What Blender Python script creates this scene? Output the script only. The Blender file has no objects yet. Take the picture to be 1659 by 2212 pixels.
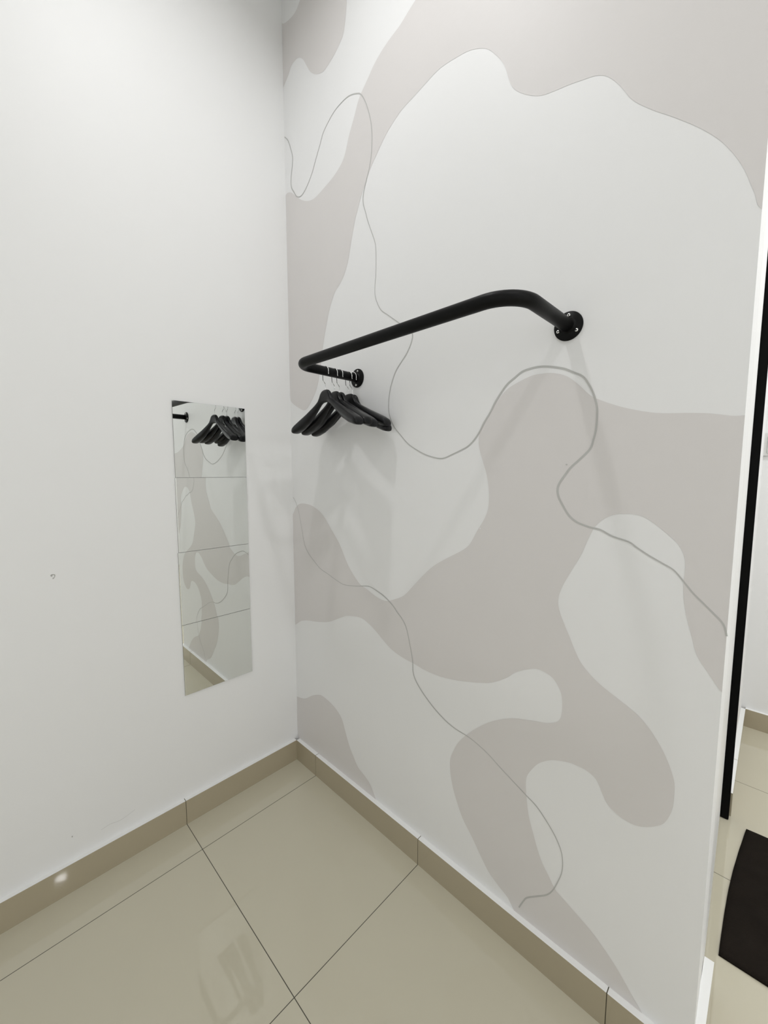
import bpy, bmesh, math, random
from mathutils import Vector, Matrix
from mathutils.geometry import tessellate_polygon

S = bpy.context.scene
C = S.collection
R = math.radians

# ---------------------------------------------------------------- camera
cam_data = bpy.data.cameras.new('camera')
cam = bpy.data.objects.new('camera', cam_data)
C.objects.link(cam)
F_PX, YAW, PITCH, ROLL = 871.0381, 0.774943, -0.095146, -0.000652
fw = Vector((math.cos(PITCH) * math.cos(YAW), math.cos(PITCH) * math.sin(YAW), math.sin(PITCH)))
rt = Vector((math.sin(YAW), -math.cos(YAW), 0))
up = rt.cross(fw)
r2 = rt * math.cos(ROLL) + up * math.sin(ROLL)
u2 = -rt * math.sin(ROLL) + up * math.cos(ROLL)
m = Matrix((r2, u2, -fw)).transposed().to_4x4()
m.translation = Vector((-1.0059, -1.5720, 1.3684))
cam.matrix_world = m
cam_data.sensor_fit = 'HORIZONTAL'
cam_data.sensor_width = 36
cam_data.lens = F_PX / 1659 * 36
cam_data.clip_start = 0.02
S.camera = cam

# ---------------------------------------------------------------- world, exposure, lights
w = bpy.data.worlds.new('world')
S.world = w
w.use_nodes = True
w.node_tree.nodes['Background'].inputs[0].default_value = (0.9, 0.95, 1, 1)
w.node_tree.nodes['Background'].inputs[1].default_value = 0.0
S.view_settings.view_transform = 'Standard'
S.view_settings.look = 'None'
S.view_settings.gamma = 1
S.view_settings.use_curve_mapping = False
S.view_settings.exposure = -0.03
CEIL = 3.30
# x, y, power: recessed downlights of the room and of the hallway
DOWNLIGHTS = [(-0.62, -0.75, 7.0), (-0.64, -2.20, 6.4), (-0.59, -4.07, 15.0), (1.15, -2.65, 26.0)]
# added fill panels behind the camera, shaped like windows: radiance of the panes
WINDOW_1, WINDOW_2 = 0.56, 0.80
FILL_COLOR = (0.95, 0.98, 1.0)
LIGHT_COLOR = (0.982, 0.986, 1.0)
SPREAD = R(164)

# ---------------------------------------------------------------- materials
def mat(name, col, rough=0.5, metal=0.0, noise=0.0, nscale=6.0, bump=0.0, bscale=60.0, ior=1.5, coat=0.0, spec=0.5):
    M = bpy.data.materials.new(name)
    M.use_nodes = True
    nt = M.node_tree
    b = nt.nodes['Principled BSDF']
    b.inputs['Roughness'].default_value = rough
    b.inputs['Metallic'].default_value = metal
    b.inputs['IOR'].default_value = ior
    b.inputs['Coat Weight'].default_value = coat
    b.inputs['Specular IOR Level'].default_value = spec
    b.inputs['Base Color'].default_value = (*col, 1)
    tc = nt.nodes.new('ShaderNodeNewGeometry')
    if noise:
        n = nt.nodes.new('ShaderNodeTexNoise'); n.inputs['Scale'].default_value = nscale; n.inputs['Detail'].default_value = 4
        nt.links.new(tc.outputs['Position'], n.inputs['Vector'])
        mx = nt.nodes.new('ShaderNodeMix'); mx.data_type = 'RGBA'
        mx.inputs[6].default_value = tuple(min(1, c * (1 - noise)) for c in col) + (1,)
        mx.inputs[7].default_value = tuple(min(1, c * (1 + noise)) for c in col) + (1,)
        nt.links.new(n.outputs['Fac'], mx.inputs[0])
        nt.links.new(mx.outputs[2], b.inputs['Base Color'])
    if bump:
        n2 = nt.nodes.new('ShaderNodeTexNoise'); n2.inputs['Scale'].default_value = bscale; n2.inputs['Detail'].default_value = 3
        nt.links.new(tc.outputs['Position'], n2.inputs['Vector'])
        bp = nt.nodes.new('ShaderNodeBump'); bp.inputs['Strength'].default_value = bump; bp.inputs['Distance'].default_value = 0.002
        nt.links.new(n2.outputs['Fac'], bp.inputs['Height'])
        nt.links.new(bp.outputs['Normal'], b.inputs['Normal'])
    return M

M_WALL = mat('white_wall_paint', (0.875, 0.875, 0.87), 0.55, noise=0.012, nscale=3, bump=0.12, bscale=45)
M_CEIL = mat('ceiling_paint', (0.86, 0.86, 0.85), 0.7)
M_TAUPE = mat('taupe_mural_paint', (0.735, 0.71, 0.695), 0.55, noise=0.015, nscale=5, bump=0.2, bscale=40)
M_LINE = mat('grey_mural_line', (0.52, 0.52, 0.50), 0.6)
M_MARK = mat('wall_scuff', (0.50, 0.50, 0.48), 0.7)
M_CAP = mat('skirting_cap_filler', (0.84, 0.84, 0.82), 0.55)
M_TILE = mat('beige_polished_tile', (0.43, 0.375, 0.265), 0.02, noise=0.03, nscale=4, ior=1.65)
M_GROUT = mat('dark_grout', (0.10, 0.09, 0.06), 0.8)
M_BLACK = mat('black_powder_coat', (0.006, 0.006, 0.006), 0.42, spec=0.12, bump=0.15, bscale=500)
M_PLASTIC = mat('black_hanger_plastic', (0.006, 0.006, 0.007), 0.28, spec=0.22)
M_CHROME = mat('chrome', (0.85, 0.85, 0.85), 0.12, metal=1)
M_STEEL = mat('screw_steel', (0.80, 0.80, 0.78), 0.25, metal=1)
M_SOCKET = mat('screw_socket', (0.02, 0.02, 0.02), 0.6)
M_MIRROR = mat('mirror_silver', (0.85, 0.87, 0.85), 0.0, metal=1)
M_EDGE = mat('mirror_glass_edge', (0.10, 0.12, 0.10), 0.3)
M_DOOR = mat('white_door_paint', (0.87, 0.87, 0.86), 0.4)
M_FRAME = mat('black_frame', (0.002, 0.002, 0.002), 0.6, spec=0.1)
M_SWITCH = mat('switch_plastic', (0.72, 0.72, 0.70), 0.35)
M_RUG = mat('dark_brown_mat', (0.0125, 0.0095, 0.007), 0.9, spec=0.1, noise=0.35, nscale=14, bump=0.8, bscale=350)

def floor_material():
    M = bpy.data.materials.new('floor_tiles'); M.use_nodes = True
    nt = M.node_tree; N = nt.nodes; L = nt.links
    b = N['Principled BSDF']
    b.inputs['IOR'].default_value = 1.6
    g = N.new('ShaderNodeNewGeometry'); sp = N.new('ShaderNodeSeparateXYZ'); L.new(g.outputs['Position'], sp.inputs[0])
    def ax(out, off):
        a = N.new('ShaderNodeMath'); a.operation = 'ADD'; a.inputs[1].default_value = off + 60; L.new(out, a.inputs[0])
        d = N.new('ShaderNodeMath'); d.operation = 'DIVIDE'; d.inputs[1].default_value = 0.6; L.new(a.outputs[0], d.inputs[0])
        f = N.new('ShaderNodeMath'); f.operation = 'FRACT'; L.new(d.outputs[0], f.inputs[0])
        p = N.new('ShaderNodeMath'); p.operation = 'PINGPONG'; p.inputs[1].default_value = 0.5; L.new(f.outputs[0], p.inputs[0])
        fl = N.new('ShaderNodeMath'); fl.operation = 'FLOOR'; L.new(d.outputs[0], fl.inputs[0])
        return p.outputs[0], fl.outputs[0]
    px, fx = ax(sp.outputs[0], 0.5054)
    py, fy = ax(sp.outputs[1], 0.1512)
    mn = N.new('ShaderNodeMath'); mn.operation = 'MINIMUM'; L.new(px, mn.inputs[0]); L.new(py, mn.inputs[1])
    lt = N.new('ShaderNodeMath'); lt.operation = 'LESS_THAN'; lt.inputs[1].default_value = 0.0018; L.new(mn.outputs[0], lt.inputs[0])
    n = N.new('ShaderNodeTexNoise'); n.inputs['Scale'].default_value = 3.0; n.inputs['Detail'].default_value = 5; L.new(g.outputs['Position'], n.inputs['Vector'])
    mx = N.new('ShaderNodeMix'); mx.data_type = 'RGBA'
    mx.inputs[6].default_value = (*[c * 0.97 for c in TILE_RGB], 1); mx.inputs[7].default_value = (*[c * 1.03 for c in TILE_RGB], 1)
    L.new(n.outputs['Fac'], mx.inputs[0])
    m2 = N.new('ShaderNodeMix'); m2.data_type = 'RGBA'; m2.inputs[7].default_value = (0.055, 0.05, 0.035, 1)
    L.new(lt.outputs[0], m2.inputs[0]); L.new(mx.outputs[2], m2.inputs[6]); L.new(m2.outputs[2], b.inputs['Base Color'])
    mr = N.new('ShaderNodeMix'); mr.data_type = 'FLOAT'; mr.inputs[2].default_value = 0.03; mr.inputs[3].default_value = 0.8
    L.new(lt.outputs[0], mr.inputs[0]); L.new(mr.outputs[0], b.inputs['Roughness'])
    return M
TILE_RGB = (0.55, 0.515, 0.40)
M_FLOOR = floor_material()

# ---------------------------------------------------------------- helpers
def link(name, bm, mats, parent=None, smooth=False):
    me = bpy.data.meshes.new(name)
    bm.to_mesh(me); bm.free()
    for mm in (mats if isinstance(mats, (list, tuple)) else [mats]):
        me.materials.append(mm)
    if smooth:
        for p in me.polygons: p.use_smooth = True
    o = bpy.data.objects.new(name, me)
    C.objects.link(o)
    if parent is not None: o.parent = parent
    return o

def add_box(bm, x0, x1, y0, y1, z0, z1, mi=0, bevel=0.0):
    c = Vector(((x0 + x1) / 2, (y0 + y1) / 2, (z0 + z1) / 2))
    r = bmesh.ops.create_cube(bm, size=1, matrix=Matrix.Translation(c) @ Matrix.Diagonal((abs(x1 - x0), abs(y1 - y0), abs(z1 - z0), 1)))
    vs = set(r['verts'])
    fs = [f for f in bm.faces if all(v in vs for v in f.verts)]
    for f in fs: f.material_index = mi
    if bevel:
        es = {e for f in fs for e in f.edges}
        bmesh.ops.bevel(bm, geom=list(es), offset=bevel, segments=2, affect='EDGES')
    return fs

def add_prism(bm, pts, z0, z1, mi=0):
    lo = [bm.verts.new((x, y, z0)) for x, y in pts]; hi = [bm.verts.new((x, y, z1)) for x, y in pts]
    n = len(pts)
    for i in range(n):
        f = bm.faces.new((lo[i], lo[(i + 1) % n], hi[(i + 1) % n], hi[i])); f.material_index = mi
    for vs in (lo[::-1], hi):
        f = bm.faces.new(vs); f.material_index = mi
    bmesh.ops.recalc_face_normals(bm, faces=bm.faces)

def add_tube(bm, pts, rad, seg=12, cap=True, mi=0):
    pts = [Vector(p) for p in pts]
    rings = []
    prev = None
    for i, p in enumerate(pts):
        a = pts[max(i - 1, 0)]; b = pts[min(i + 1, len(pts) - 1)]
        t = (b - a).normalized()
        if prev is None:
            ref = Vector((0, 0, 1)) if abs(t.z) < 0.9 else Vector((1, 0, 0))
            u = t.cross(ref).normalized()
        else:
            u = (prev - t * prev.dot(t)).normalized()
        prev = u
        v = t.cross(u)
        rr = rad[i] if isinstance(rad, (list, tuple)) else rad
        rings.append([bm.verts.new(p + (u * math.cos(2 * math.pi * k / seg) + v * math.sin(2 * math.pi * k / seg)) * rr) for k in range(seg)])
    for a, b in zip(rings, rings[1:]):
        for k in range(seg):
            f = bm.faces.new((a[k], a[(k + 1) % seg], b[(k + 1) % seg], b[k])); f.material_index = mi
    if cap:
        bm.faces.new(rings[0][::-1]); bm.faces.new(rings[-1])
    bmesh.ops.recalc_face_normals(bm, faces=bm.faces)

def add_lathe(bm, prof, M4, seg=32, mi=0):
    """prof: (radius, height) pairs; turned round local z, then placed by M4"""
    rings = []
    for r, h in prof:
        if r < 1e-6: rings.append([bm.verts.new(M4 @ Vector((0, 0, h)))])
        else: rings.append([bm.verts.new(M4 @ Vector((r * math.cos(2 * math.pi * k / seg), r * math.sin(2 * math.pi * k / seg), h))) for k in range(seg)])
    for a, b in zip(rings, rings[1:]):
        for k in range(seg):
            k2 = (k + 1) % seg
            if len(a) == 1 and len(b) == 1: continue
            if len(a) == 1: f = bm.faces.new((a[0], b[k], b[k2]))
            elif len(b) == 1: f = bm.faces.new((a[k], a[k2], b[0]))
            else: f = bm.faces.new((a[k], a[k2], b[k2], b[k]))
            f.material_index = mi
    bmesh.ops.recalc_face_normals(bm, faces=bm.faces)

def crom(pts, n=4, closed=False):
    """smooth curve through the points"""
    out = []
    N = len(pts)
    for i in range(N - 1):
        p0 = pts[max(i - 1, 0)]; p1 = pts[i]; p2 = pts[i + 1]; p3 = pts[min(i + 2, N - 1)]
        d = [math.dist(a, b) for a, b in ((p0, p1), (p1, p2), (p2, p3))]
        if d[1] > 0.35 or d[0] > 6 * d[1] or d[2] > 6 * d[1]:
            out.append(p1); continue
        for k in range(n):
            t = k / n
            out.append(tuple(0.5 * ((2 * b) + (-a + c) * t + (2 * a - 5 * b + 4 * c - dd) * t * t + (-a + 3 * b - 3 * c + dd) * t ** 3) for a, b, c, dd in zip(p0, p1, p2, p3)))
    out.append(pts[-1])
    return out

def thing(name, label, cat, loc=(0, 0, 0), group=None):
    o = bpy.data.objects.new(name, None); C.objects.link(o)
    o.empty_display_size = 0.05
    o.location = loc; o['label'] = label; o['category'] = cat
    if group: o['group'] = group
    return o

def struct(name, bm, mats, **k):
    o = link(name, bm, mats, **k); o['kind'] = 'structure'; return o

# ---------------------------------------------------------------- mural outlines on the right wall (y, z in metres)
BLOB_TOP = [(-0.1232,3.32),(-0.1133,3.2037),(-0.1034,3.1947),(-0.087,3.187),(-0.0673,3.1846),(-0.0375,3.1892),(-0.0138,3.1957),(0.0067,3.205),(0.024,3.2136),(0.016,3.2092),(0.016,2.9552),(0.036,2.9552),(0.0172,2.9705),(-0.0189,2.9919),(-0.0472,3.0136),(-0.0806,3.0157),(-0.103,3.0077),(-0.1277,2.9834),(-0.1485,2.9503),(-0.1719,2.9142),(-0.2012,2.886),(-0.2443,2.8637),(-0.2725,2.8631),(-0.3136,2.8734),(-0.3455,2.8885),(-0.3689,2.9068),(-0.382,2.9415),(-0.3875,2.9739),(-0.3903,3.0006),(-0.3903,3.32)]
BLOB_ARCH = [(-0.7623,3.32),(-0.7023,2.7718),(-0.6749,2.7618),(-0.6408,2.7478),(-0.5923,2.7379),(-0.5549,2.7259),(-0.5225,2.7096),(-0.4957,2.6882),(-0.4609,2.6623),(-0.4432,2.6422),(-0.4245,2.6087),(-0.4056,2.5788),(-0.3902,2.5507),(-0.373,2.5136),(-0.3502,2.4908),(-0.3056,2.4712),(-0.2516,2.459),(-0.201,2.4502),(-0.1702,2.4507),(-0.1294,2.4641),(-0.0893,2.4885),(-0.0549,2.5175),(-0.0264,2.5429),(0.0033,2.5546),(0.0215,2.5499),(0.016,2.5365),(0.016,1.7153),(0.0136,1.6937),(-0.0079,1.675),(-0.0666,1.6464),(-0.1024,1.6405),(-0.1403,1.6689),(-0.1807,1.7164),(-0.2078,1.7859),(-0.2252,1.8633),(-0.2385,1.9132),(-0.2529,1.9544),(-0.2695,1.9985),(-0.2882,2.033),(-0.31,2.0623),(-0.3395,2.0817),(-0.3628,2.1056),(-0.3831,2.1394),(-0.3966,2.1796),(-0.411,2.2271),(-0.4248,2.2679),(-0.4457,2.3115),(-0.4619,2.3408),(-0.4836,2.3713),(-0.5046,2.4015),(-0.5353,2.43),(-0.5681,2.4599),(-0.5995,2.4809),(-0.6477,2.5024),(-0.6991,2.5115),(-0.7422,2.5198),(-0.7834,2.5262),(-0.8129,2.5256),(-0.8507,2.5189),(-0.8869,2.5107),(-0.9174,2.4973),(-0.947,2.4776),(-0.9685,2.4535),(-0.9931,2.4179),(-1.0056,2.3905),(-1.0141,2.3624),(-1.0263,2.3356),(-1.0455,2.3134),(-1.0717,2.2914),(-1.0965,2.2756),(-1.1203,2.2674),(-1.164,2.2577),(-1.1979,2.2483),(-1.2223,2.2406),(-1.2405,2.2296),(-1.2539,2.2163),(-1.2697,2.1951),(-1.2829,2.1733),(-1.2933,2.1548),(-1.3109,2.1322),(-1.3419,2.1007),(-1.3689,2.0759),(-1.3995,2.0461),(-1.4223,2.022),(-1.443,1.9974),(-1.4569,1.9779),(-1.4712,1.9541),(-1.4832,1.9306),(-1.4913,1.9114),(-1.5001,1.8857),(-1.5063,1.8677),(-1.5108,1.8485),(-1.517,1.8386),(-1.517,3.32)]
BLOB_MAIN = [(-1.517,1.4769),(-1.499,1.4776),(-1.4651,1.4854),(-1.4292,1.49),(-1.3759,1.4955),(-1.3253,1.5097),(-1.2888,1.5244),(-1.2581,1.5397),(-1.2406,1.5519),(-1.2147,1.579),(-1.1882,1.6015),(-1.1555,1.6147),(-1.1277,1.6183),(-1.0989,1.6173),(-1.0628,1.6067),(-1.0344,1.5941),(-1.0058,1.5685),(-0.9791,1.5352),(-0.9551,1.5002),(-0.9486,1.4629),(-0.9539,1.4313),(-0.9651,1.3995),(-0.9779,1.3615),(-0.985,1.3171),(-0.9847,1.2737),(-0.9737,1.2404),(-0.9489,1.1997),(-0.9263,1.16),(-0.8992,1.1368),(-0.8437,1.1044),(-0.7916,1.0709),(-0.7462,1.0292),(-0.7064,0.9876),(-0.6668,0.9477),(-0.6253,0.9253),(-0.5808,0.9086),(-0.5367,0.9109),(-0.4793,0.9308),(-0.4323,0.9478),(-0.3688,1.0079),(-0.3194,1.0836),(-0.2666,1.1388),(-0.2149,1.1915),(-0.1571,1.2222),(-0.1065,1.2344),(-0.0462,1.2344),(-0.0063,1.2133),(0.016,1.1811),(0.016,0.658),(-0.0267,0.6869),(-0.0804,0.7053),(-0.1634,0.7207),(-0.2394,0.7407),(-0.305,0.7718),(-0.3497,0.793),(-0.3897,0.8031),(-0.439,0.81),(-0.4784,0.8018),(-0.5214,0.7827),(-0.5653,0.7561),(-0.6133,0.7323),(-0.6659,0.721),(-0.7107,0.7168),(-0.7695,0.7102),(-0.8358,0.7127),(-0.9051,0.7261),(-0.9803,0.7485),(-1.0149,0.7636),(-1.0529,0.7902),(-1.0797,0.8158),(-1.1104,0.8355),(-1.14,0.848),(-1.1687,0.8455),(-1.1871,0.8355),(-1.2034,0.8129),(-1.2097,0.7883),(-1.2102,0.7593),(-1.2064,0.7369),(-1.1952,0.7223),(-1.1702,0.709),(-1.1408,0.7009),(-1.1103,0.6919),(-1.0752,0.6796),(-1.0328,0.6557),(-0.9988,0.631),(-0.9628,0.5975),(-0.9282,0.5601),(-0.8983,0.5194),(-0.8814,0.485),(-0.8695,0.4499),(-0.8692,0.4124),(-0.8773,0.3692),(-0.8933,0.325),(-0.9202,0.2729),(-0.9551,0.2324),(-0.9889,0.1885),(-1.0153,0.1588),(-1.0486,0.1378),(-1.0806,0.122),(-1.1018,0.095),(-1.4253,0.095),(-1.4191,0.1024),(-1.404,0.1185),(-1.3852,0.1412),(-1.363,0.1658),(-1.3366,0.188),(-1.3133,0.2058),(-1.2855,0.221),(-1.2611,0.2322),(-1.2359,0.2437),(-1.2136,0.2545),(-1.1939,0.281),(-1.1758,0.3051),(-1.1611,0.3369),(-1.1479,0.3738),(-1.1361,0.4079),(-1.1298,0.436),(-1.1244,0.4745),(-1.1214,0.5092),(-1.1251,0.5343),(-1.1374,0.5589),(-1.1534,0.5838),(-1.1741,0.6032),(-1.1976,0.6178),(-1.2323,0.6298),(-1.2543,0.632),(-1.2763,0.6311),(-1.2949,0.623),(-1.3061,0.6075),(-1.3152,0.5886),(-1.3241,0.5734),(-1.3384,0.5629),(-1.3584,0.5554),(-1.3806,0.5545),(-1.4018,0.5627),(-1.4216,0.5774),(-1.4364,0.5928),(-1.4455,0.6138),(-1.451,0.637),(-1.4528,0.6633),(-1.4514,0.6985),(-1.4435,0.7261),(-1.432,0.7524),(-1.417,0.7774),(-1.401,0.7985),(-1.3822,0.8171),(-1.3636,0.8294),(-1.331,0.8458),(-1.2973,0.863),(-1.269,0.8837),(-1.248,0.9061),(-1.2325,0.9345),(-1.2215,0.9588),(-1.2066,0.9896),(-1.1948,1.0167),(-1.1892,1.0432),(-1.1946,1.0756),(-1.2137,1.1196),(-1.2377,1.1685),(-1.2509,1.2054),(-1.2667,1.2427),(-1.2876,1.2647),(-1.3102,1.2754),(-1.3369,1.2783),(-1.3629,1.2744),(-1.3886,1.2579),(-1.4137,1.2366),(-1.4298,1.2198),(-1.4405,1.1978),(-1.4437,1.1744),(-1.4426,1.1457),(-1.4448,1.1082),(-1.4516,1.0711),(-1.4613,1.036),(-1.4729,0.9957),(-1.4927,0.9649),(-1.508,0.9421),(-1.517,0.9316)]
BLOB_CORNER = [(0.016,0.095),(0.016,0.304),(-0.0093,0.3077),(-0.0554,0.3228),(-0.1103,0.3588),(-0.1535,0.3803),(-0.1852,0.3878),(-0.2412,0.3808),(-0.2878,0.3649),(-0.3206,0.34),(-0.3422,0.295),(-0.3652,0.247),(-0.3938,0.2078),(-0.4208,0.1776),(-0.4605,0.1614),(-0.4927,0.1421),(-0.5266,0.095)]
LINE_LONG = [(0.0153,2.7806),(-0.0105,2.7524),(-0.0281,2.7129),(-0.0404,2.6754),(-0.0377,2.642),(-0.0271,2.6041),(-0.027,2.5652),(-0.0469,2.5344),(-0.0681,2.5079),(-0.0969,2.4986),(-0.1257,2.5083),(-0.1538,2.5289),(-0.1782,2.554),(-0.1986,2.5843),(-0.2295,2.6262),(-0.2488,2.6542),(-0.285,2.6766),(-0.3154,2.6892),(-0.35,2.6944),(-0.3952,2.6928),(-0.4373,2.6764),(-0.4632,2.6566),(-0.4877,2.6123),(-0.5062,2.5582),(-0.5142,2.507),(-0.5115,2.4487),(-0.5031,2.4121),(-0.486,2.3754),(-0.47,2.3372),(-0.4697,2.3056),(-0.4804,2.2738),(-0.4905,2.2439),(-0.5099,2.1985),(-0.5246,2.1643),(-0.5305,2.1426),(-0.5321,2.1015),(-0.531,2.0535),(-0.527,2.0168),(-0.5269,1.9847),(-0.5375,1.9556),(-0.5569,1.9258),(-0.5894,1.9011),(-0.6206,1.8775),(-0.6517,1.854),(-0.6839,1.8326),(-0.6978,1.8135),(-0.696,1.7953),(-0.6844,1.7732),(-0.6685,1.7531),(-0.6461,1.7322),(-0.6253,1.7104),(-0.6093,1.6801),(-0.599,1.6518),(-0.5931,1.6169),(-0.5931,1.5841),(-0.6032,1.5525),(-0.6215,1.5238),(-0.6471,1.4987),(-0.6784,1.4693),(-0.7106,1.4496),(-0.7552,1.4286),(-0.8014,1.4163),(-0.8286,1.4156),(-0.8582,1.4255),(-0.8913,1.4377),(-0.9135,1.4476),(-0.9326,1.4632),(-0.951,1.4863),(-0.9666,1.5125),(-0.9844,1.5385),(-0.999,1.5644),(-1.0156,1.587),(-1.0327,1.6065),(-1.0533,1.6201),(-1.0735,1.6321),(-1.0964,1.6362),(-1.1199,1.6366),(-1.1458,1.632),(-1.1787,1.6217),(-1.2008,1.6097),(-1.224,1.5957),(-1.2375,1.5772),(-1.2496,1.5528),(-1.2581,1.525),(-1.2599,1.5022),(-1.2589,1.4696),(-1.2544,1.4465),(-1.2479,1.4254),(-1.2255,1.4011),(-1.207,1.3836),(-1.1925,1.3634),(-1.1799,1.3427),(-1.1765,1.3271),(-1.1801,1.3093),(-1.1911,1.289),(-1.2065,1.2658),(-1.2273,1.2497),(-1.2562,1.2406),(-1.279,1.2368),(-1.306,1.2238),(-1.3383,1.2153),(-1.3551,1.2042),(-1.38,1.189),(-1.4073,1.1749),(-1.4245,1.1652),(-1.4419,1.1451),(-1.4618,1.1207),(-1.4922,1.091),(-1.5106,1.0705),(-1.517,1.0479)]
LINE_LOW = [(0.0095,1.2611),(-0.0085,1.2415),(-0.027,1.2103),(-0.042,1.1661),(-0.0564,1.1129),(-0.0725,1.0552),(-0.0997,1.0191),(-0.1437,0.9883),(-0.1865,0.9626),(-0.2408,0.9478),(-0.2947,0.9321),(-0.3459,0.9226),(-0.4187,0.9313),(-0.487,0.9442),(-0.5304,0.9363),(-0.5726,0.9223),(-0.6119,0.9003),(-0.6344,0.8803),(-0.6608,0.8591),(-0.6793,0.8317),(-0.6923,0.7873),(-0.7021,0.7505),(-0.708,0.7165),(-0.711,0.6819),(-0.7257,0.6546),(-0.7586,0.6237),(-0.8011,0.5939),(-0.8468,0.5712),(-0.8888,0.56),(-0.9283,0.5571),(-0.964,0.5495),(-1.006,0.5344),(-1.0467,0.5123),(-1.0853,0.4937),(-1.1226,0.4754),(-1.154,0.46),(-1.1804,0.4366),(-1.2058,0.4082),(-1.2233,0.3761),(-1.2288,0.3447),(-1.227,0.3144),(-1.2183,0.2814),(-1.2064,0.2475),(-1.1906,0.2209),(-1.1623,0.1939),(-1.1368,0.169),(-1.1272,0.151),(-1.1143,0.1197)]

# ---------------------------------------------------------------- the room
W = 0.018                                  # skirting tiles stand this far off the wall planes
XL, YB, XR = -2.6, -4.9, 1.863             # left side, back, far side of the hallway
bm = bmesh.new(); add_box(bm, XL - .1, XR + .1, YB - .1, .12, -.12, 0); struct('floor', bm, M_FLOOR)
bm = bmesh.new(); add_box(bm, XL - .1, XR + .1, YB - .1, .12, CEIL, CEIL + .1); struct('ceiling', bm, M_CEIL)

# wall with the mirror: plaster, plus a filled screw hole, a pin hole and a hairline crack
bm = bmesh.new()
add_box(bm, XL - .1, W, W, W + .1, 0, CEIL, 0)
def ring_mark(bm, x, z, r0, r1, a0, a1, mi, y):
    vs = []
    n = 14
    for k in range(n + 1):
        a = a0 + (a1 - a0) * k / n
        wob = 1 + 0.12 * math.sin(3 * a)
        vs.append((bm.verts.new((x + r0 * math.cos(a), y, z + r0 * 1.25 * math.sin(a))), bm.verts.new((x + r1 * wob * math.cos(a), y, z + r1 * 1.25 * wob * math.sin(a)))))
    for p, q in zip(vs, vs[1:]):
        f = bm.faces.new((p[0], p[1], q[1], q[0])); f.material_index = mi
ring_mark(bm, -0.849, 1.052, 0.0035, 0.0062, R(-100), R(120), 1, W - .0004)
ring_mark(bm, -0.852, 1.055, 0.0, 0.0028, 0, 2 * math.pi, 1, W - .0004)
ring_mark(bm, -0.8526, 0.1775, 0.0, 0.002, 0, 2 * math.pi, 1, W - .0004)
def stroke(bm, pts, width, plane, axis, mi):
    """flat painted line; pts in the wall's own (horizontal, z)"""
    L = []
    for i, p in enumerate(pts):
        a = pts[max(i - 1, 0)]; b = pts[min(i + 1, len(pts) - 1)]
        t = Vector((b[0] - a[0], b[1] - a[1])).normalized(); n = Vector((-t.y, t.x))
        wd = (width(i / len(pts)) if callable(width) else width) / 2
        q = []
        for s in (-1, 1):
            h, z = p[0] + n.x * wd * s, p[1] + n.y * wd * s
            q.append(bm.verts.new((plane, h, z) if axis == 'x' else (h, plane, z)))
        L.append(q)
    for p, q in zip(L, L[1:]):
        f = bm.faces.new((p[0], p[1], q[1], q[0])); f.material_index = mi
stroke(bm, crom([(-.775, .148), (-.748, .152), (-.722, .147), (-.700, .150), (-.672, .158)]), .0011, W - .0004, 'y', 2)
bmesh.ops.recalc_face_normals(bm, faces=bm.faces)
M_CRACK = mat('hairline_crack', (0.66, 0.66, 0.64), 0.7)
struct('wall_left', bm, [M_WALL, M_MARK, M_CRACK])

# wall with the mural: its free end is slightly out of square
bm = bmesh.new()
add_prism(bm, [(W, W), (W, -1.517), (.270, -1.5105), (.270, -1.44), (1.0, -1.44), (1.0, W + .1), (W, W + .1)], 0, CEIL, 0)
def paint(bm, pts, off, mi):
    pts = [(min(y, .0165), min(z, CEIL - .002)) for y, z in pts]
    pts = [p for i, p in enumerate(pts) if i == 0 or math.dist(p, pts[i - 1]) > 1e-5]
    pts = crom(pts, 4)
    pts = [(max(-1.517, min(y, .0165)), min(z, CEIL - .002)) for y, z in pts]
    pts = [p for i, p in enumerate(pts) if i == 0 or math.dist(p, pts[i - 1]) > 1e-5]
    vs = [bm.verts.new((W - off, y, z)) for y, z in pts]
    for a, b, c in tessellate_polygon([[Vector((0, y, z)) for y, z in pts]]):
        try: f = bm.faces.new((vs[a], vs[b], vs[c]))
        except ValueError: continue
        f.normal_update()
        if f.normal.x > 0: f.normal_flip()
        f.material_index = mi
for outline in (BLOB_TOP, BLOB_ARCH, BLOB_MAIN, BLOB_CORNER): paint(bm, outline, .0004, 1)
rnd = random.Random(4)
ph = [rnd.uniform(0, 6) for _ in range(4)]
wid = lambda t: .0036 + .0009 * math.sin(9 * t + ph[0]) + .0007 * math.sin(31 * t + ph[1])
def line(pts, wf): 
    pts = crom(pts, 4)
    n0 = len(bm.faces)
    stroke(bm, pts, wf, W - .0008, 'x', 2)
line([(min(y, .0155), z) for y, z in LINE_LONG], lambda t: wid(t) * (0.75 + 0.45 * t))
line([(min(y, .0155), z) for y, z in LINE_LOW], lambda t: wid(t + .3) * 0.85)
for y, z, r in ((-1.196, 1.39, .0025), (-.96, 1.21, .0022), (-.42, 1.40, .0018)):   # drips of paint
    ring = [bm.verts.new((W - .0009, y + r * math.cos(a), z + r * .7 * math.sin(a))) for a in [k * math.pi / 4 for k in range(8)]]
    f = bm.faces.new(ring); f.material_index = 2 if r > .0024 else 0
struct('wall_right', bm, [M_WALL, M_TAUPE, M_LINE])

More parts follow.
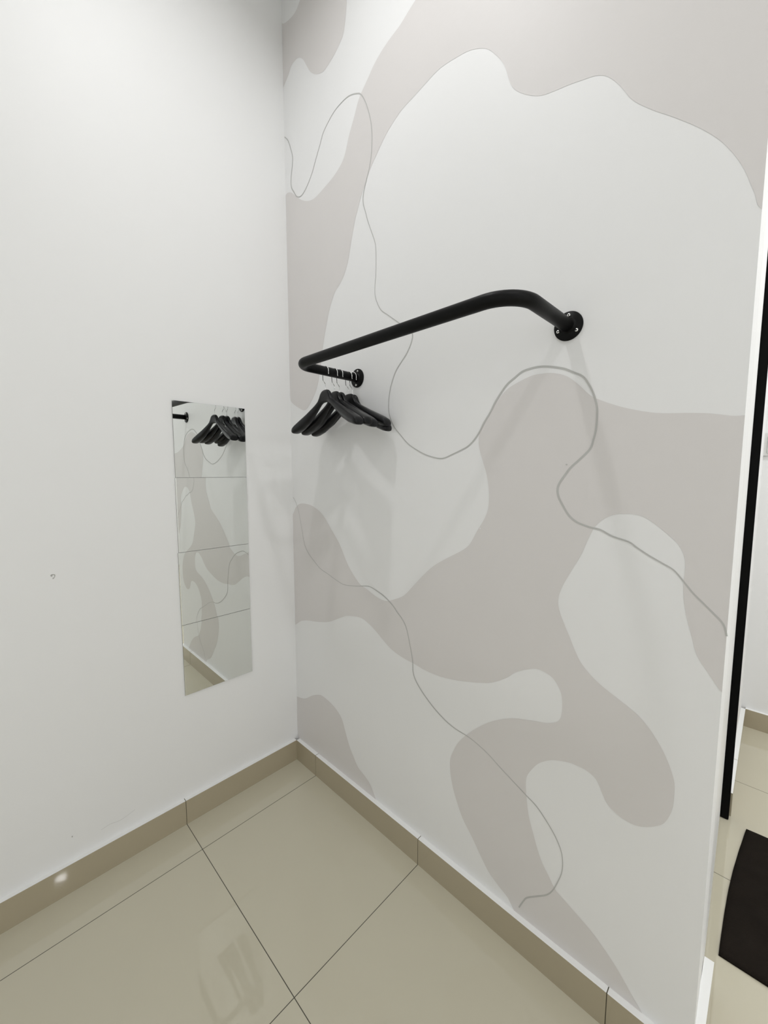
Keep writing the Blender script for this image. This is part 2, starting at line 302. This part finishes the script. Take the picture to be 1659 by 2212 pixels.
# closed white door leaf in the end wall and the black frame upright past it
bm = bmesh.new(); add_prism(bm, [(.274, -1.5104), (.996, -1.4886), (.996, -1.449), (.274, -1.471)], 0.004, 2.35, 0)
struct('door_1', bm, M_DOOR)
bm = bmesh.new(); add_prism(bm, [(.270, -1.5105), (1.0, -1.4885), (1.0, -1.44), (.270, -1.44)], 2.355, CEIL, 0); struct('wall_end', bm, M_WALL)
bm = bmesh.new(); add_box(bm, 1.0, 1.026, -1.5145, -1.40, 0.0, 2.45, 0, .002); struct('trim_1', bm, M_FRAME)
bm = bmesh.new(); add_box(bm, 1.026, XR, -1.502, -1.40, 0, CEIL); struct('wall_hall_left', bm, M_WALL)
bm = bmesh.new(); add_box(bm, XR, XR + .1, YB, -1.40, 0, CEIL); struct('wall_hall_end', bm, M_WALL)
bm = bmesh.new(); add_box(bm, XL - .1, XR + .1, YB - .1, YB, 0, CEIL); struct('wall_back', bm, M_WALL)
bm = bmesh.new(); add_box(bm, XL - .1, XL, YB, W, 0, CEIL); struct('wall_side', bm, M_WALL)

# skirting: polished tiles 98 mm high with a white filled top edge; joints line up with the floor tiles
SK = 0.098
def skirting(name, horiz, a0, a1, face, back, cuts):
    """horiz 'x' or 'y': direction it runs in; face/back: the other coordinate"""
    bm = bmesh.new()
    xs = [a0] + sorted(c for c in cuts if min(a0, a1) < c < max(a0, a1)) + [a1]
    xs = sorted(xs)
    g = .0011
    lo, hi = min(face, back), max(face, back)
    inner = face + (.0015 if back > face else -.0015)
    il, ih = min(inner, back), max(inner, back)
    for p, q in zip(xs, xs[1:]):
        p2 = p + (g if p in cuts else 0); q2 = q - (g if q in cuts else 0)
        if horiz == 'x': fs = add_box(bm, p2, q2, lo, hi, 0, SK, 0)
        else: fs = add_box(bm, lo, hi, p2, q2, 0, SK, 0)
        for f in fs:
            f.normal_update()
            if f.normal.z > .5: f.material_index = 1
    if horiz == 'x': fs = add_box(bm, xs[0] + .001, xs[-1] - .001, il, ih, 0, SK - .0008, 2)
    else: fs = add_box(bm, il, ih, xs[0] + .001, xs[-1] - .001, 0, SK - .0008, 2)
    return struct(name, bm, [M_TILE, M_CAP, M_GROUT])
gx = [-.5054 + .6 * k for k in range(-5, 5)]; gy = [-.1512 - .6 * k for k in range(0, 9)]
skirting('baseboard_left', 'x', XL, 0, 0, W, gx)
skirting('baseboard_right', 'y', -1.534, 0, 0, W, gy)
bm = bmesh.new(); fs = add_box(bm, .0185, .265, -1.5325, -1.5125, 0, SK)
for f in fs:
    f.normal_update()
    if f.normal.z > .5: f.material_index = 1
struct('baseboard_end', bm, [M_TILE, M_CAP])
skirting('baseboard_hall_left', 'x', 1.032, 1.845, -1.520, -1.502, gx)
skirting('baseboard_hall_end', 'y', YB, -1.520, 1.845, 1.863, gy)

# ---------------------------------------------------------------- mirror tiles stuck on the left wall
MX = [(-.4797, -.2023), (-.4813, -.2041), (-.4838, -.2050), (-.4832, -.2062)]
MZ = [1.6334, 1.3537, 1.0738, .7931, .5127]
MIRROR_TILT = [(0.33, 0.36), (-0.25, 0.0), (-0.1, -0.1), (-0.2, -0.05)]        # (about z, about x), degrees
MLAB = ['square frameless mirror tile at the top of the wall strip, showing the black hangers',
        'square mirror tile second from the top of the strip, below the one showing hangers',
        'square mirror tile third from the top of the strip, above the bottom one',
        'square mirror tile at the bottom of the strip, showing skirting and a bit of floor']
for k in range(4):
    x0, x1 = MX[k]; z1 = MZ[k] - .0009; z0 = MZ[k + 1] + .0009
    bm = bmesh.new()
    hw, hh = (x1 - x0) / 2, (z1 - z0) / 2
    fs = add_box(bm, -hw, hw, -.0012, .0012, -hh, hh, 1, 0)
    for f in fs:
        f.normal_update()
        if f.normal.y < -.5: f.material_index = 0
    o = link('mirror_tile', bm, [M_MIRROR, M_EDGE])
    o.location = ((x0 + x1) / 2, W - .0026, (z0 + z1) / 2)
    o.rotation_euler = (R(MIRROR_TILT[k][1]), 0, R(MIRROR_TILT[k][0]))
    o['label'] = MLAB[k]; o['category'] = 'mirror'; o['group'] = 'mirror tiles in a vertical strip'

# ---------------------------------------------------------------- clothes rail
RX, RZ, RR = -.245, 1.718, .0152
YN, YF = -1.187, -.434
rail = thing('clothes_rail', 'black tubular clothes rail bracketed out from the painted wall by two round flanges', 'clothes rail', (W, YN, RZ))
inv = Matrix.Translation(-Vector((W, YN, RZ)))
def bend(cx, cy, r, a0, a1, n=14):
    return [(cx + r * math.cos(a0 + (a1 - a0) * k / n), cy + r * math.sin(a0 + (a1 - a0) * k / n), RZ) for k in range(n + 1)]
BR = .075
path = [(W - .003, YN, RZ)] + bend(RX + BR, YN + BR, BR, -math.pi / 2, -math.pi)
path += bend(RX + .05, YF - .05, .05, math.pi, math.pi / 2) + [(W - .003, YF, RZ)]
bm = bmesh.new(); add_tube(bm, path, RR, 28); bmesh.ops.transform(bm, matrix=inv, verts=bm.verts)
link('pipe', bm, M_BLACK, rail, smooth=True)
def flange(y, angs):
    MM = Matrix.Translation((W, y, RZ)) @ Matrix.Rotation(-math.pi / 2, 4, 'Y')    # local z -> -x
    bm = bmesh.new()
    add_lathe(bm, [(.0335, .0), (.0335, .0030), (.0328, .0040), (.0200, .0046), (.0172, .0062), (.0158, .0095), (.0150, .0105)], MM, 48)
    bmesh.ops.transform(bm, matrix=inv, verts=bm.verts)
    fl = link('flange', bm, M_BLACK, rail, smooth=True)
    for a in angs:
        sy, sz = y + .0245 * math.cos(a), RZ + .0245 * math.sin(a)
        MS = Matrix.Translation((W - .0042, sy, sz)) @ Matrix.Rotation(-math.pi / 2, 4, 'Y')
        bm = bmesh.new()
        add_lathe(bm, [(.0040, -.001), (.0040, .0009), (.0034, .0017), (.0017, .0020)], MS, 16)
        add_lathe(bm, [(.0017, .0020), (.0015, .0010), (0, .0009)], MS, 16, 1)
        bmesh.ops.transform(bm, matrix=inv, verts=bm.verts)
        link('screw', bm, [M_STEEL, M_SOCKET], fl, smooth=True)
flange(YN, [R(92), R(-20), R(215)])
flange(YF, [R(100), R(-80), R(10)])

# ---------------------------------------------------------------- coat hangers
HT = 1.656                                   # height of the neck's top
def lerp(tab, s):
    for (a, va), (b, vb) in zip(tab, tab[1:]):
        if s <= b: return va + (vb - va) * (s - a) / (b - a)
    return tab[-1][1]
ZT = [(0, 0), (.012, -.001), (.020, -.004), (.026, -.010), (.032, -.022), (.041, -.034), (.054, -.043), (.07, -.051), (.11, -.071), (.15, -.089), (.18, -.103), (.194, -.112), (.2, -.120)]
ZB = [(0, -.043), (.015, -.044), (.03, -.050), (.045, -.060), (.07, -.079), (.11, -.107), (.15, -.126), (.18, -.135), (.194, -.137), (.2, -.136)]
HWD = [(0, .0075), (.02, .0075), (.04, .0085), (.07, .011), (.11, .015), (.15, .0185), (.19, .0195), (.2, .0175)]
def hanger_body():
    bm = bmesh.new()
    ss = [-.2, -.199, -.197, -.194, -.188] + [-.18 + .01 * k for k in range(0, 14)] + [-.045, -.041, -.038, -.034, -.031, -.029, -.026, -.023, -.020, -.017, -.013, -.010, -.005]
    ss = ss + [0] + [-s for s in reversed(ss)]
    rings = []
    n = 20
    for s in ss:
        a = abs(s)
        zt, zb, hw = lerp(ZT, a), lerp(ZB, a), lerp(HWD, a)
        if a > .1955:
            k = (a - .1955) / .0045; sh = .30 * k * k
            mid = (zt + zb) / 2; zt = mid + (zt - mid) * (1 - sh); zb = mid + (zb - mid) * (1 - sh * .5); hw *= 1 - sh
        bow = -.22 * a * a                  # shoulders curl forward
        ring = []
        for q in range(n):
            t = 2 * math.pi * q / n
            c, d = math.cos(t), math.sin(t)
            e = .72
            cx = math.copysign(abs(c) ** e, c); cz = math.copysign(abs(d) ** e, d)
            ring.append(bm.verts.new((bow + hw * cx, s, (zt + zb) / 2 + (zt - zb) / 2 * cz)))
        rings.append(ring)
    for a, b in zip(rings, rings[1:]):
        for q in range(n): bm.faces.new((a[q], a[(q + 1) % n], b[(q + 1) % n], b[q]))
    bm.faces.new(rings[0]); bm.faces.new(rings[-1][::-1])
    bmesh.ops.recalc_face_normals(bm, faces=bm.faces)
    return bm
YA = YF                                      # the arm the hangers hang on
def hanger_hook():
    bm = bmesh.new()
    r = .0192; zc = RZ + RR + .0013 - r - HT
    pts = [(0, 0, -.010), (0, 0, .010), (0, .0015, .018), (0, .008, .026), (0, .0155, .034)]
    for k in range(0, 19):
        a = R(-30) + R(225) * k / 18
        pts.append((0, r * math.cos(a), zc + r * math.sin(a)))
    pts.append((0, -.0205, zc - .010)); 
    add_tube(bm, [tuple(p) for p in crom(pts, 3)], .00145, 8)
    return bm
body0 = hook0 = first = None
HANG = [(-.131, -4.0, 0.0, 'black plastic coat hanger hanging at the front of the row, furthest from the wall'),
        (-.091, -5.0, -1.0, 'black plastic coat hanger second from the front of the row, just behind the front one'),
        (-.069, -3.0, 0.5, 'black plastic coat hanger in the middle of the row of five'),
        (-.026, 1.0, -1.5, 'black plastic coat hanger second from the wall, in front of the last one'),
        (-.009, 0.0, 3.0, 'black plastic coat hanger hanging last in the row, against the painted wall')]
for i, (x, rot, tilt, lab) in enumerate(HANG):
    if i == 0:
        t = thing('coat_hanger', lab, 'hanger', (x, YA, HT), 'black coat hangers on the rail')
        first = t
        body0 = link('hanger_body', hanger_body(), M_PLASTIC, t, smooth=True)
        hook0 = link('hook', hanger_hook(), M_CHROME, t, smooth=True); hook0['label'] = 'thin chrome wire hook'
    else:
        t = first.copy(); C.objects.link(t); t['label'] = lab
        for ch in (body0, hook0):
            c = ch.copy(); C.objects.link(c); c.parent = t
        t.location = (x, YA, HT)
    t.rotation_euler = (R(tilt), 0, R(rot))

# ---------------------------------------------------------------- hallway: mat and light switch
bm = bmesh.new()
NX, NY = 36, 60
x0, x1, y0, y1 = .392, .992, -2.45, -1.552
top = {}
for i in range(NX + 1):
    for j in range(NY + 1):
        u, v = i / NX, j / NY
        x = x0 + (x1 - x0) * u; y = y0 + (y1 - y0) * v
        ey = (.016 - .032 * u + .010 * math.sin(u * math.pi)) * v
        h = +.010 + .005 * math.sin(x * 21 + y * 6) * math.sin(y * 9 + 1) + .0018 * math.sin(x * 60 + 3 * math.sin(y * 12))
        edge = min(u, 1 - u, v * 1.5, (1 - v) * 1.5)
        h = max(.003, h * min(1, .45 + edge * 9))
        top[i, j] = (bm.verts.new((x, y + ey, h)), bm.verts.new((x, y + ey, .0003)))
for i in range(NX):
    for j in range(NY):
        bm.faces.new((top[i, j][0], top[i + 1, j][0], top[i + 1, j + 1][0], top[i, j + 1][0]))
        bm.faces.new((top[i, j][1], top[i, j + 1][1], top[i + 1, j + 1][1], top[i + 1, j][1]))
for i in range(NX):
    for j in (0, NY): bm.faces.new((top[i, j][0], top[i + 1, j][0], top[i + 1, j][1], top[i, j][1]))
for j in range(NY):
    for i in (0, NX): bm.faces.new((top[i, j][0], top[i, j + 1][0], top[i, j + 1][1], top[i, j][1]))
bmesh.ops.recalc_face_normals(bm, faces=bm.faces)
rug = link('floor_mat', bm, M_RUG, smooth=True)
rug['label'] = 'dark brown rippled floor mat on the beige tiles beyond the wall end'; rug['category'] = 'mat'

sw = thing('light_switch', 'pale square light switch on the hallway wall beside the black frame', 'light switch', (XR, -1.545, 1.515))
bm = bmesh.new(); add_box(bm, -.009, 0, -.045, .045, -.058, .058, 0, .002); link('plate', bm, M_SWITCH, sw)
bm = bmesh.new(); add_box(bm, -.0125, -.009, -.030, .030, -.044, .044, 0, .001); link('rocker', bm, M_SWITCH, sw)

# ---------------------------------------------------------------- unseen glowing panels in window shape, added as soft fill light
def fill_panel(name, x0, x1, y0, y1, z0, z1, rad):
    P = bpy.data.materials.new(name + '_pane'); P.use_nodes = True
    nb = P.node_tree.nodes['Principled BSDF']; nb.inputs['Emission Color'].default_value = (*FILL_COLOR, 1); nb.inputs['Emission Strength'].default_value = rad
    nb.inputs['Base Color'].default_value = (.8, .8, .8, 1)
    bm = bmesh.new()
    add_box(bm, x0, x1, y0, y1, z0, z1, 0)
    f = .05; e = .012
    if x1 - x0 < y1 - y0:
        add_box(bm, x0, x1 + e, y0 - f, y0, z0 - f, z1 + f, 1); add_box(bm, x0, x1 + e, y1, y1 + f, z0 - f, z1 + f, 1)
        add_box(bm, x0, x1 + e, y0, y1, z0 - f, z0, 1); add_box(bm, x0, x1 + e, y0, y1, z1, z1 + f, 1)
        add_box(bm, x0, x1 + e, (y0 + y1) / 2 - .02, (y0 + y1) / 2 + .02, z0, z1, 1)
    else:
        add_box(bm, x0 - f, x0, y0, y1 + e, z0 - f, z1 + f, 1); add_box(bm, x1, x1 + f, y0, y1 + e, z0 - f, z1 + f, 1)
        add_box(bm, x0, x1, y0, y1 + e, z0 - f, z0, 1); add_box(bm, x0, x1, y0, y1 + e, z1, z1 + f, 1)
        add_box(bm, (x0 + x1) / 2 - .02, (x0 + x1) / 2 + .02, y0, y1 + e, z0, z1, 1)
    struct(name, bm, [P, M_DOOR])
fill_panel('fill_panel_1', XL + .0005, XL + .02, -3.4, -.7, .7, 2.6, WINDOW_1)
fill_panel('fill_panel_2', -2.3, .6, YB + .0005, YB + .02, .7, 2.6, WINDOW_2)

# ---------------------------------------------------------------- downlights
M_LENS = bpy.data.materials.new('lamp_lens'); M_LENS.use_nodes = True
_b = M_LENS.node_tree.nodes['Principled BSDF']; _b.inputs['Emission Color'].default_value = (1, .98, .95, 1); _b.inputs['Emission Strength'].default_value = 8
DL = ['round ceiling downlight nearest the mirror wall', 'round ceiling downlight above the camera side of the room',
      'round ceiling downlight furthest from the mirror wall', 'round ceiling downlight in the hallway']
for (x, y, pw), lab in zip(DOWNLIGHTS, DL):
    t = thing('downlight', lab, 'ceiling light', (x, y, CEIL), 'recessed ceiling downlights')
    bm = bmesh.new(); add_lathe(bm, [(.062, -.002), (.066, -.008), (.080, -.006), (.084, 0)], Matrix.Identity(4), 40); link('trim_ring', bm, M_CEIL, t, smooth=True)
    bm = bmesh.new(); add_lathe(bm, [(0, -.0025), (.062, -.0025), (.062, -.0005)], Matrix.Identity(4), 40); link('lens', bm, M_LENS, t)
    ld = bpy.data.lights.new('downlight_lamp', 'AREA'); ld.shape = 'DISK'; ld.size = .10; ld.energy = pw; ld.color = LIGHT_COLOR; ld.spread = SPREAD
    lo = bpy.data.objects.new('downlight_lamp', ld); C.objects.link(lo); lo.parent = t; lo.location = (0, 0, -.010)
